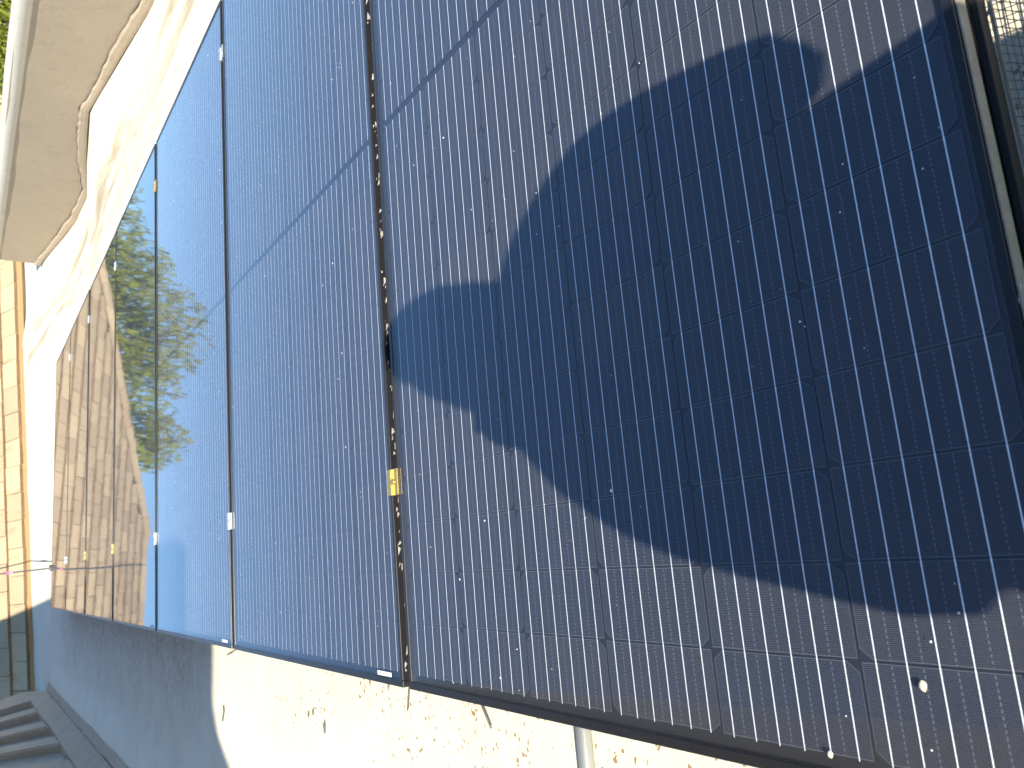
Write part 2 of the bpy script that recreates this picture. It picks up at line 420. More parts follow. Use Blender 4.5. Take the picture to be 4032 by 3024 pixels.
tick_V = []; tick_F = []
for i in range(9):
    y0 = .006+i*.0052; b = len(tick_V); tick_V += [(.0015, y0, .0002), (.006, y0, .0002), (.006, y0+.0009+(i*7 % 3)*.0006, .0002), (.0015, y0+.0009+(i*7 % 3)*.0006, .0002)]; tick_F.append((b, b+1, b+2, b+3))
TICKS = mesh('barcode', tick_V, tick_F)
rp = random.Random(3)
for k in range(7):
    P = thing('solar_panel', panel_labels[k], 'solar panel', (0, k*PITCH, 0), 'black solar panels in one row on the white roof')
    P.rotation_euler = (R(rp.uniform(-.05, .05)), R(rp.uniform(-.05, .05)), 0) if k else (0, 0, 0)
    link('frame', FRAME, M_FRAME, P); link('glass', PANE, M_GLASS, P); link('backsheet', BACK, M_BACK, P)
    if k < 3:
        for c in range(NC):
            for r in range(NR):
                up = ((c % 2 == 0) == (r < 12))
                link('cell', CELL_UP if up else CELL_DN, None, P, (row_x(r), -(c+.5)*UP, -.0042))
        for c in range(NC):
            for b in range(6):
                for half in (0, 1):
                    link('busbar', RIBBON, None, P, (half*(12*VP+MID), -(c*UP) - (UP-CW)/2 - (b+.5)*CW/6, -.0037))
    else:
        tag(link('cell_sheet', JOINED, None, P), kind='stuff')
    tag(link('grit', speck_mesh([150, 130, 80, 40, 20, 10, 10][k], 11+k, 1 if k < 2 else 1.4), M_SPECK, P), kind='stuff')
    lb = link('serial_label', LABEL, M_LABEL, P, (X0+.0135, -1.003+.030, .0007)); link('barcode', TICKS, M_INK, lb)

# droppings big enough to see singly
def blob(name, p, s, label, hgt=.0025):
    k = 11; rr = random.Random(name+str(p)); V = []; F = []
    for ring, (q, h) in enumerate(((1, .0003), (.7, hgt*.8))):
        for j in range(k):
            a = 2*math.pi*j/k; d = s*q*rr.uniform(.82, 1.15); V.append((d*math.cos(a), d*math.sin(a)*.85, h))
    V.append((0, 0, hgt)); F = [(j, (j+1) % k, k+(j+1) % k, k+j) for j in range(k)] + [(k+j, k+(j+1) % k, 2*k) for j in range(k)]
    return tag(link(name, mesh(name, V, F, True), M_DROP, None, p), label, 'dropping')
M_DROP = plain('yellowish dropping', (.66, .60, .40), .9, 0, .15, 300)
blob('bird_dropping', at(3635, 2702, .0006), .0042, 'largest pale yellow dropping on the lower right of the nearest panel')
blob('bird_dropping', at(3270, 2970, .0006), .0032, 'smaller pale dropping by the bottom frame of the nearest panel')

# ------------------------------------------------------------------ rails and clamps
RAILX = (.333, 1.822)
for i, x in enumerate(RAILX):
    t = thing('mounting_rail', ('aluminium mounting rail under the lower ends of the panels', 'aluminium mounting rail under the upper ends of the panels')[i], 'rail', (x, 0, -.14), 'rails under the panels')
    link('rail_profile', box('rail_profile', -.02, .02, -1.0, 6.30, .055, .0985, .003), M_SILVER, t)
    for j in range(5):
        y = -.6 + j*1.6
        link('foot', box('foot', -.025, .025, y-.04, y+.04, deck_z(x, y)+.14-.004, .0547, .004), M_SILVER, t)
# profile of a mid clamp: flat top plate with two lips and a channel, bolt in the middle
def clamp_mesh(g, ln):
    hw = g/2+.0055
    prof = [(-hw, .0021), (-hw, .0045), (-g/2+.004, .0050), (-g/2+.0045, .0020), (-.003, .0020), (g/2-.0070, .0020), (g/2-.0062, .0068), (hw, .0072), (hw, .0024), (g/2-.0005, .0019), (g/2-.0005, -.03), (-g/2+.0005, -.03), (-g/2+.0005, .0019)]
    k = len(prof); V = [(-ln/2, a, b) for a, b in prof] + [(ln/2, a, b) for a, b in prof]
    F = [tuple(range(k)), tuple(range(2*k-1, k-1, -1))] + [(i, i+k, (i+1) % k+k, (i+1) % k) for i in range(k)]
    me = mesh('clamp_body', V, F); bm = bmesh.new(); bm.from_mesh(me); bmesh.ops.recalc_face_normals(bm, faces=bm.faces); bm.to_mesh(me); bm.free(); return me
GAP = PITCH - (YF - YN); GC = YF + GAP/2
CL_G = clamp_mesh(GAP, .046); CL_S = clamp_mesh(GAP, .046); CL_G.materials.append(M_GOLD); CL_S.materials.append(M_SILVER)
bm = bmesh.new(); bmesh.ops.create_cone(bm, cap_ends=True, segments=6, radius1=.0062, radius2=.0062, depth=.005); bmesh.ops.bevel(bm, geom=bm.edges[:], offset=.0006, segments=1, affect='EDGES'); BOLT_G = bm_mesh('bolt', bm)
BOLT_S = BOLT_G.copy(); BOLT_G.materials.append(M_GOLD); BOLT_S.materials.append(M_SILVER)
names = ['first', 'second', 'third', 'fourth', 'fifth', 'sixth']
for j in range(6):
    for i, x in enumerate(RAILX):
        gold = (i == 0 and j in (0, 3, 4)) or (i == 1 and j in (2,))
        lab = '%s mid clamp at the %s gap between panels, %s end' % ('brassy' if gold else 'bright silver', names[j], 'lower' if i == 0 else 'upper')
        cl = thing('mid_clamp', lab, 'clamp', (x + (.004*((j*3) % 3-1)), j*PITCH + GC, 0), 'clamps in the gaps between panels')
        link('clamp_body', CL_G if gold else CL_S, None, cl); link('bolt', BOLT_G if gold else BOLT_S, None, cl, (0, -.0012, .0047))
# pale flakes stuck to the frame side inside the first gap
rr = random.Random(5); V = []; F = []
for i in range(150):
    x = rr.uniform(.45, 1.98) if i < 120 else rr.uniform(.0, .45)
    s = rr.choice((.003, .004, .006, .009))*rr.uniform(.6, 1.2); z = -rr.random()**1.5*.012 - .001; b = len(V)
    yy = PITCH + YN - .0006
    pts = [(x-s, z), (x+s*rr.uniform(.3, 1), z-rr.uniform(.0, .003)), (x+s*rr.uniform(-.5, .6), z-s*rr.uniform(.5, 1.1))]
    for (a, c) in pts: V.append((a, yy-rr.uniform(0, .003), c))
    F.append((b, b+1, b+2))
tag(link('gap_flakes', mesh('gap_flakes', V, F), M_FLAKE), 'pale flakes caught in the dark gap beside the nearest panel', 'debris', None, 'stuff')
# end of the wiring channel that shows at the lower end of the first gap
e = at(1598, 2680, -.012)
tag(link('channel_end', box('channel_end', -.020, .028, GC-.0075, GC+.006, -.075, -.010, .001), M_TANDIRT), 'dusty tan channel end at the lower end of the first gap', 'channel')

# ------------------------------------------------------------------ mesh guard along the near edge
G = thing('mesh_guard', 'dark wire mesh guard hanging from the near edge of the first panel', 'mesh guard', (0, YN, -.14))
V = []; F = []
def wire(a, b, r=.00055):
    a, b = Vector(a), Vector(b); t = (b-a).normalized(); u = t.cross(Vector((.3, .2, .93))).normalized(); v = t.cross(u); s = len(V)
    for p in (a, b):
        for q in range(4): V.append(p + u*(r*math.cos(q*math.pi/2)) + v*(r*math.sin(q*math.pi/2)))
    for q in range(4): F.append((s+q, s+(q+1) % 4, s+4+(q+1) % 4, s+4+q))
rr = random.Random(8)
def mp(x, t):       # t: 0 top at the frame, 1 at the roof, 2.2 flange lying outwards
    wob = .004*math.sin(x*23) + .003*math.sin(x*57+1)
    if t <= 1: return (x, -.0125 - .026*t + wob*t, .105 - .099*t)
    return (x, -.0385 - .09*(t-1) + wob, .006 + .003*math.sin(x*31))
NX = 262
for i in range(NX):
    x = -.03 + i*.008
    for a, b in ((0, .5), (.5, 1), (1, 1.6), (1.6, 2.2)):
        wire(mp(x + .0035*(a*3 % 2), a), mp(x + .0035*(b*3 % 2), b))
for tt in [j*.083 for j in range(27)]:
    for i in range(0, NX-6, 6): wire(mp(-.03+i*.008, tt), mp(-.03+(i+6)*.008, tt))
link('wire_mesh', mesh('wire_mesh', V, F), M_WIRE, G)
link('shade_gap_strip', box('shade_gap_strip', X0+.004, X1-.004, -.0085, -.0015, .103, .1185, .001), M_BLACK, G)  # near-black strip paints the shadowed gap below the frame edge
link('bent_flange', box('bent_flange', X0+.01, X1-.01, -.0115, -.0090, .096, .1025, .001), M_TANDIRT, G)
# tan strip on the frame side: dust and sunlit tone put into its colour
link('edge_strip', box('edge_strip', X0+.003, X1-.003, -.0022, -.0004, .1235, .1392, .0005), M_TANDIRT, G)
tag(link('blue_cable', tube('blue_cable', [at(3925, -60, -.05), at(3905, 0, -.055), at(3900, 25, -.058), at(3886, 60, -.066), at(3876, 75, -.075)], .0014, 6), M_BLUE), 'short pale blue cable looped over the wire mesh', 'cable')
tag(link('cable_tie', tube('cable_tie', [at(4014, 1120, -.004), at(4016, 1170, -.002), at(4022, 1200, -.002), at(4012, 1190, -.002), at(4008, 1160, -.002), at(4018, 1215, -.004), at(4030, 1245, -.008)], .0011, 6), M_BLUE), 'small shiny cable tie on the near frame edge', 'cable tie')

# ------------------------------------------------------------------ things on the white roof by the lower ends of the panels
pc0, pc1 = at(2298, 2880, -.125), at(2312, 3020, -.125); dr = (pc1-pc0).normalized()
CO = thing('metal_conduit', 'shiny galvanised conduit coming out from under the nearest panel', 'conduit', (pc0.x, pc0.y, -.14))
a0 = pc0 - dr*.35; a1 = pc0 + dr*.75
me = tube('pipe', [a0 - CO.location, a1 - CO.location], .0118, 20); link('pipe', me, M_GALV, CO)
sp_ = pc0 - dr*.02
me = tube('coupling', [sp_ - dr*.03 - CO.location, sp_ + dr*.0 - CO.location], .0142, 20); link('coupling', me, M_GALV, CO)
def stalk(name, pts, rad, label, cat='stalk'):
    tag(link(name, tube(name, pts, rad, 6), M_STALK), label, cat, 'dry stalks on the white roof')
def rp_(x, y, up=0.0): 
    p = at(x, y, -.135+up); return p
stalk('dry_stalk', [rp_(1612, 2690), rp_(1608, 2735, .004), rp_(1605, 2797, .002)], .0016, 'straight dry stalk pointing down from the first gap')
stalk('dry_stalk', [rp_(1880, 2735), rp_(1900, 2785, .005), rp_(1934, 2868, .002)], .0018, 'slanting dry stalk under the nearest panel, left of the conduit')
stalk('dry_stalk', [rp_(935, 2553), rp_(915, 2568, .003), rp_(895, 2578, .001)], .0022, 'tiny dry stalk by the second gap')
stalk('dry_stalk', [rp_(880, 2778), rp_(881, 2800, .002), rp_(876, 2838, .001)], .0026, 'thin dry stalk lying on the white roof beside the shadow edge')
for i, (x, y, s) in enumerate(((1273, 2862, .012), (1210, 2812, .006), (1229, 2803, .006))):
    p = at(x, y, -.135); k = 9; V = []
    for j in range(k):
        a = 2*math.pi*j/k; d = s*random.uniform(.6, 1.1); V.append((d*1.9*math.cos(a), d*.62*math.sin(a), 0))
    V += [(v[0]*.6, v[1]*.6, .003) for v in V]
    F = [(j, (j+1) % k, k+(j+1) % k, k+j) for j in range(k)] + [tuple(range(k, 2*k))]
    tag(link('dead_leaf', mesh('dead_leaf', V, F), M_STALK, None, (p.x, p.y, deck_z(p.x, p.y)+.002)), ('largest dark dead leaf on the sunlit white roof', 'lower of two small dead leaves on the sunlit roof', 'upper of two small dead leaves on the sunlit roof')[i], 'leaf')

# ------------------------------------------------------------------ far tiled roof
ROOFP = math.atan(.5); TY = 10.0
TR = thing('tiled_roof', 'tan flat concrete tile roof rising at the far end of the white roof', 'roof', (0, TY, eave_z(0)))
TR.rotation_euler = (0, -math.atan(.0553), 0)      # eave climbs slightly to the right of the panel plane
# local: x along the eave, y away, z up; eave fascia bottom at z = 0
def tile_mesh(seed):
    rr = random.Random(seed); W, L, T = .326, .42, .042; bm = bmesh.new()
    box_bm(bm, -W/2, W/2, 0, L, -T, 0, .006, 2)
    # shallow water channel lip at one side, slightly uneven butt
    for v in bm.verts:
        if v.co.y < .05: v.co.z += .0015*math.sin(v.co.x*40+seed); v.co.y += rr.uniform(-.003, .003)
    bm.normal_update()
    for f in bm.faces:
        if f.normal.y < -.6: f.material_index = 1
    return bm_mesh('tile', bm)
TILES = [tile_mesh(s) for s in range(5)]
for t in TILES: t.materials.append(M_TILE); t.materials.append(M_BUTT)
EXPO, TW = .345, .330; ca, sa = math.cos(ROOFP), math.sin(ROOFP)
HIP0, HIP1 = Vector((1.15, 4.12)), Vector((6.6, .2))       # hip line in plan: ridge end, eave end
rr = random.Random(21)
for c in range(14):
    s0 = c*EXPO - .03; y = s0*ca; z = .096 + s0*sa
    off = (.5 if c % 2 else 0) + rr.uniform(-.04, .04)
    for i in range(-9, 22):
        x = (i+off)*TW + .12
        hx = HIP0.x + (HIP1.x-HIP0.x)*((y+.15-HIP0.y)/(HIP1.y-HIP0.y))
        if x + TW*.5 > hx + .05 or (x < -2.3): continue
        if y > 4.25: continue
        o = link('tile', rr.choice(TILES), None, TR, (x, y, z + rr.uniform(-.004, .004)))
        o.rotation_euler = (ROOFP - .085 + rr.uniform(-.008, .008), rr.uniform(-.008, .008), rr.uniform(-.008, .008))
# sloped deck under the tiles, and the hip face on the right
V = [(-2.6, -.02, .05), (6.6, .1, .05), (1.15, 4.2, .05+2.06), (-2.6, 4.2, .05+2.06), (1.15, 4.2, -.5), (8.2, 4.2, -.2), (-2.6, 4.2, -.5), (6.6, .1, -.5), (-2.6, -.02, -.5)]
link('roof_underlay', mesh('roof_underlay', V, [(0, 1, 2, 3), (1, 5, 2), (1, 7, 5), (0, 8, 7, 1)]), M_MORTAR, TR)
link('fascia_board', box('fascia_board', -2.4, 6.5, -.012, .02, -.012, .058, .003), M_FASCIA, TR)
def cap_mesh():
    V = []; F = []; k = 7; L = .42
    for j, (y, w) in enumerate(((0, .135), (L, .115))):
        for q in range(k):
            a = math.pi*q/(k-1); V.append((w*math.cos(a), y, .11*math.sin(a)*(1 if j == 0 else .9)-.02))
        for q in range(k):
            a = math.pi*q/(k-1); V.append(((w-.018)*math.cos(a), y, (.11*math.sin(a)-.018)*(1 if j == 0 else .9)-.02))
    for q in range(k-1):
        F += [(q, q+1, 2*k+q+1, 2*k+q), (k+q+1, k+q, 3*k+q, 3*k+q+1), (q+1, q, k+q, k+q+1)]
    me = mesh('cap_tile', V, F, False); bm = bmesh.new(); bm.from_mesh(me); bmesh.ops.recalc_face_normals(bm, faces=bm.faces); bm.to_mesh(me); bm.free()
    me.materials.append(M_TILE); return me
CAP = cap_mesh()
h0 = Vector((HIP1.x, HIP1.y, .10+.5*HIP1.y)); h1 = Vector((HIP0.x, HIP0.y, .10+.5*HIP0.y)); hd = (h1-h0); nL = int(hd.length/.36); hd.normalize()
qh = hd.to_track_quat('Y', 'Z')
for i in range(nL+1):
    o = link('cap_tile', CAP, None, TR, h0 + hd*(i*.36) + Vector((0, 0, -.045+rr.uniform(-.008, .008)))); o.rotation_mode = 'QUATERNION'
    o.rotation_quaternion = qh @ Euler((.03, 0, rr.uniform(-.03, .03))).to_quaternion()
for i in range(10):
    o = link('cap_tile', CAP, None, TR, (HIP0.x + .1 - i*.36, HIP0.y+.03, .065+.5*HIP0.y+rr.uniform(-.01, .01))); o.rotation_euler = (.03, 0, math.pi/2 + rr.uniform(-.03, .03))
# dark litter in the corner below the last tile on the left
V = []; F = []
for i in range(70):
    p = on_plane(random.uniform(95, 150), random.uniform(2722, 2738), (0, 9.6, 0), (0, 1, 0)); s = random.uniform(.006, .02); b = len(V)
    for q in range(3): V.append((p.x+random.uniform(-s, s)*2, p.y-.1+random.uniform(-.1, .1), p.z+random.uniform(-s, s)))
    F.append((b, b+1, b+2))
tag(link('leaf_litter', mesh('leaf_litter', V, F), M_STALK), 'dark leaf litter in the corner under the far tiles', 'litter', None, 'stuff')

# ------------------------------------------------------------------ parapet wall on the right
PW = thing('parapet_wall', 'tan stucco parapet with pale rounded coping on the right of the roof', 'wall', (XW, 5, -.2))
o5 = Vector((XW, 5, -.2)); TOPZ = .50; YA, YB = -3.0, 8.06
stl = [(y, z) for y, z in STUC if y < YB]
stl = [(YA, -.2), (1.5, -.2), (2.6, -.21)] + stl + [(YB, stl[-1][1])]
# finely divided face so that the hand-trowelled surface can undulate
cols = []; yv = YA
while yv < YB: cols.append(yv); yv += .06
cols.append(YB)
V = []; F = []; NV = 12
for j, y in enumerate(cols):
    zb = lerp_list(stl, y)
    for i in range(NV+1):
        z = zb + (TOPZ-.03-zb)*i/NV
        V.append((.003*math.sin(y*2.1+z*3)+.0012*math.sin(y*9+z*11), y-5, z+.2))
for j in range(len(cols)-1):
    for i in range(NV):
        a = j*(NV+1)+i; F.append((a, a+1, a+NV+2, a+NV+1))
nv = len(V)      # far end face and back
b = len(V); zb = lerp_list(stl, YB)
V += [(.0, YB-5, zb+.2), (.0, YB-5, TOPZ+.17), (.24, YB-5, TOPZ+.17), (.24, YB-5, -.3), (0.0, YB-5, -.3), (.24, YA-5, TOPZ+.17), (.24, YA-5, -.3)]
F += [(b, b+1, b+2, b+3, b+4), (b+2, b+5, b+6, b+3)]
link('stucco_face', mesh('stucco_face', V, F, True), M_STUCCO, PW)
# white upstand behind the lower edge of the stucco
V = []; F = []
for j, y in enumerate(cols):
    zb = lerp_list(stl, y); V += [(.03, y-5, zb+.2+.02), (.03, y-5, -.25+.2-.1)]
    if j: F.append((2*j-2, 2*j-1, 2*j+1, 2*j))
link('white_upstand', mesh('white_upstand', V, F), M_COPING, PW)
# proud lower lip, split from the face by a ragged crack
rr = random.Random(4); V = []; F = []; VC = []; FC = []
for j, y in enumerate(cols):
    zb = lerp_list(stl, y); wd = .05 + .008*math.sin(y*4) + rr.uniform(-.006, .006)
    zz = zb + .2
    prof = [(-.004, zz-.012), (-.024, zz-.006), (-.026, zz+.012), (-.020, zz+wd*.8), (-.004, zz+wd)]
    V += [(a+.004*math.sin(y*7)*.3, y-5, c) for a, c in prof]
    cw = max(0.0, rr.uniform(-.003, .006)) if (2.5 < y < 7.8) else 0
    VC += [(-.0075+.003*math.sin(y*2.1+zb*3), y-5, zz+wd+.002+rr.uniform(-.004, .004)), (-.0075+.003*math.sin(y*2.1+zb*3), y-5, zz+wd+.002+cw)]
    if j:
        for i in range(4): F.append((5*(j-1)+i, 5*(j-1)+i+1, 5*j+i+1, 5*j+i))
        FC.append((2*j-2, 2*j-1, 2*j+1, 2*j))
link('lower_lip', mesh('lower_lip', V, F, False), M_STUCCO, PW)
link('lip_crack', mesh('lip_crack', VC, FC), M_CRACK, PW)
# rounded coping
V = []; F = []; k = 9
ccols = [YA + i*.25 for i in range(int((YB-YA)/.25)+1)] + [YB+.01]
for j, y in enumerate(ccols):
    for q in range(k):
        a = math.pi*(q/(k-1)); V.append((.12 - .128*math.cos(a) + .002*math.sin(y*3), y-5, TOPZ+.2-.045 + .045*math.sin(a)+.003*math.sin(y*5+q)))
    V += [(.248, y-5, TOPZ+.2-.10), (-.008, y-5, TOPZ+.2-.10)]
    if j:
        t = k+2
        for q in range(t): F.append(((j-1)*t+q, j*t+q, j*t+(q+1) % t, (j-1)*t+(q+1) % t))
F.append(tuple(range((len(ccols)-1)*(k+2), len(ccols)*(k+2))))
me = mesh('coping', V, F, True); bm = bmesh.new(); bm.from_mesh(me); bmesh.ops.recalc_face_normals(bm, faces=bm.faces); bm.to_mesh(me); bm.free()
link('coping', me, M_COPING, PW)

# ------------------------------------------------------------------ ribbed tile slope on the left
AL = R(50); NP = Vector((math.sin(AL), 0, math.cos(AL))); P0 = Vector((-.8, 0, -.1))
RS = thing('ribbed_roof_slope', 'shaded grey ribbed tile slope with mortar edge beside the white roof', 'roof slope', (-.8, 5, -.14))
oR = Vector((-.8, 5, -.14))
def sp(x, y): return on_plane(x, y, P0, NP)
rdir = (sp(0, 2901) - sp(192, 2856)).normalized()
side = NP.cross(rdir).normalized()
if side.x < 0: side = -side                 # towards the white roof, in the slope
cross_ = side
ends = [sp(120, 2758), sp(151, 2804), sp(192, 2856), sp(240, 2933)]
step = (ends[3]-ends[0])/3
ends += [ends[3]+step*(i+1) for i in range(5)]
wid = .105                                   # clear width of a channel measured across the ribs
crk = [sp(185, 2720), sp(441, 3023)]; crd = (crk[1]-crk[0]).normalized()
LONG = 2.6
def loc(pts): return [p - oR for p in pts]
cross = (step - rdir*step.dot(rdir)); pitch_c = cross.length; cn = cross/pitch_c      # across the ribs, towards the camera
for i, e in enumerate(ends):
    a = e; b = e + step*.58
    # end wedge: sloping mortar closing the channel
    dpt = .075
    fl0, fl1 = a + rdir*.16 - NP*dpt, b + rdir*.16 - NP*dpt
    V = loc([a, b, fl1, fl0, a - NP*dpt*1.3, b - NP*dpt*1.3]); me = mesh('end_fillet', V, [(0, 1, 2, 3), (0, 3, 4), (1, 5, 2), (0, 4, 5, 1)]); link('end_fillet', me, M_MORTAR, RS)
    # rib between this channel and the next one
    b2 = a + step
    r0, r1 = b, b2
    s0 = (r1 - r0).dot(rdir)
    poly = [r0, r1, r1 + rdir*LONG, r0 + rdir*LONG]
    me = prism('rib', loc(poly), NP, dpt+.02)
    bm = bmesh.new(); bm.from_mesh(me); bmesh.ops.bevel(bm, geom=[ed for ed in bm.edges], offset=.010, segments=2, affect='EDGES'); bm.to_mesh(me); bm.free()
    link('rib', me, M_MORTAR, RS)
    # pale flashing lying along the foot of the channel
    if 1 <= i <= 5:
        me = prism('flashing', loc([b - cn*.022 - NP*(dpt-.006) + rdir*.2, b - cn*.004 - NP*(dpt-.006) + rdir*.2, b - cn*.004 - NP*(dpt-.006)+rdir*LONG, b - cn*.022 - NP*(dpt-.006)+rdir*LONG]), NP, .004)
        link('flashing', me, M_COPING, RS)
# first rib above channel one (far end of the slope)
a = ends[0]
link('rib', prism('rib', loc([a - step*.9, a, a + rdir*LONG, a - step*.9 + rdir*LONG]), NP, .095), M_MORTAR, RS)
# floor of the channels
f0 = ends[0] - step*.8 - NP*.076; f1 = ends[-1] + step*1.2 - NP*.076
link('pan', mesh('pan', loc([f0, f1, f1 + rdir*(LONG+.3), f0 + rdir*(LONG+.3)]), [(0, 1, 2, 3)]), M_MORTAR, RS)
# margin between channel ends and crack, then the edge strip along the white roof
c0 = crk[0] - crd*.05; c1 = crk[1] + crd*3.5
inner = [ends[0] - step*.9] + [v for e in ends for v in (e, e + step*.58)] + [ends[-1] + step]
poly = [c0] + [c1] + inner[::-1]
me = prism('margin', loc([p - NP*.0015 for p in poly]), NP, .09); link('margin', me, M_MORTAR, RS)
EU = Vector((math.cos(R(12)), 0, -math.sin(R(12))))
V = []; F = []; rr = random.Random(2)
L0 = (c1-c0).length; ns = 60
for j in range(ns+1):
    p = c0 + crd*(L0*j/ns); wv = .060 + rr.uniform(-.004, .004); g = .004 + rr.uniform(0, .006)
    q0 = p + EU*g; q1 = p + EU*(g+wv); 
    V += loc([q0 - Vector((0, 0, .06)), q0 + Vector((0, 0, .004+rr.uniform(-.003, .003))), q1 + Vector((0, 0, .002)), q1 + Vector((.006, 0, -.06))])
    if j:
        for i in range(3): F.append((4*(j-1)+i, 4*(j-1)+i+1, 4*j+i+1, 4*j+i))
me = mesh('edge_strip', V, F); bm = bmesh.new(); bm.from_mesh(me); bmesh.ops.recalc_face_normals(bm, faces=bm.faces); bm.to_mesh(me); bm.free()
link('edge_strip', me, M_MORTAR, RS)
V = []; F = []
for j in range(ns+1):
    p = c0 + crd*(L0*j/ns); V += loc([p - EU*.006 - Vector((0, 0, .006)), p + EU*.02 - Vector((0, 0, .006))])
    if j: F.append((2*j-2, 2*j-1, 2*j+1, 2*j))
link('crack', mesh('crack', V, F), M_CRACK, RS)

# ------------------------------------------------------------------ flat shade caster added out of view, outline traced back from the roof shade
HZ = 3.0
def cast_back(p, z):                       # where the light that reaches p crosses height z
    t = (z - p.z)/(-SUN.z); return p - SUN*t
c_near = [cast_back(at(x, y, -.125), HZ) for x, y in ((772, 2600), (772, 2705), (790, 2820), (855, 3024))]
e_right = [cast_back(at(205, 2350, -.12), HZ), cast_back(at(112, 2395, -.115), HZ)]
cr = Vector((e_right[0].x, c_near[0].y, HZ))
kx = (e_right[1].x - e_right[0].x)/(e_right[1].y - e_right[0].y)
far_y = e_right[1].y + 3.5
poly = [Vector((e_right[0].x + kx*(c_near[0].y-e_right[0].y), c_near[0].y, HZ)), Vector((e_right[0].x + kx*(far_y-e_right[0].y), far_y, HZ)), Vector((-3.3, far_y, HZ)), Vector((-3.3, c_near[3].y-.6, HZ)), Vector((c_near[3].x-.3, c_near[3].y-.45, HZ)), c_near[3], c_near[2], c_near[1]]
HW = thing('shade_caster', 'added pale flat shade caster on posts left of the white roof, outside the picture', 'shade caster', (-2.2, 0, -3.6))
oW = Vector((-2.2, 0, -3.6))
link('caster_slab', prism('caster_slab', [p - oW for p in poly], (0, 0, 1), .14), M_COPING, HW)
for px, py in ((-3.1, poly[5].y+.6), (-3.1, (poly[5].y+far_y)/2), (-3.1, far_y-.4), (-3.1, poly[5].y+4)):
    link('post', box('post', px-.06-oW.x, px+.06-oW.x, py-.06, py+.06, 0, HZ+3.6-.138, .006), M_STUCCO, HW)

# ------------------------------------------------------------------ cord from the last panel up over the far roof
p0 = Vector((.291, 6.365, .003)); pm = Vector((.296, 8.04, .225))
def roof_top(y): return eave_z(.3) + .125 + .5*(y-TY)
pts = [p0 + (pm-p0)*t + Vector((0, 0, -.012*math.sin(math.pi*t))) for t in (0, .25, .5, .75, 1)]
d = (pm-p0)/(pm.y-p0.y); y = 8.5
while pm.z + d.z*(y-pm.y) > roof_top(y)+.02: pts.append(Vector((.296, y, pm.z + d.z*(y-pm.y)))); y += .3
while y < 14.2: pts.append(Vector((.296+.006*math.sin(y*3), y, roof_top(y)+.03))); y += .4
CD = thing('cord', 'dark cord with pink tape running from the last panel up the far tiles', 'cord', tuple(p0))
link('line', tube('line', [p - p0 for p in pts], .0075, 7), M_CORD, CD)
a, b = pm + d*(-.22), pm + d*.16
link('pink_tape', tube('pink_tape', [a - p0, b - p0], .0125, 8), M_PINK, CD)
link('knot', tube('knot', [Vector((-.02, 0, 0)), Vector((.02, .01, .006)), Vector((0, .02, -.004))], .012, 7), M_CORD, CD)

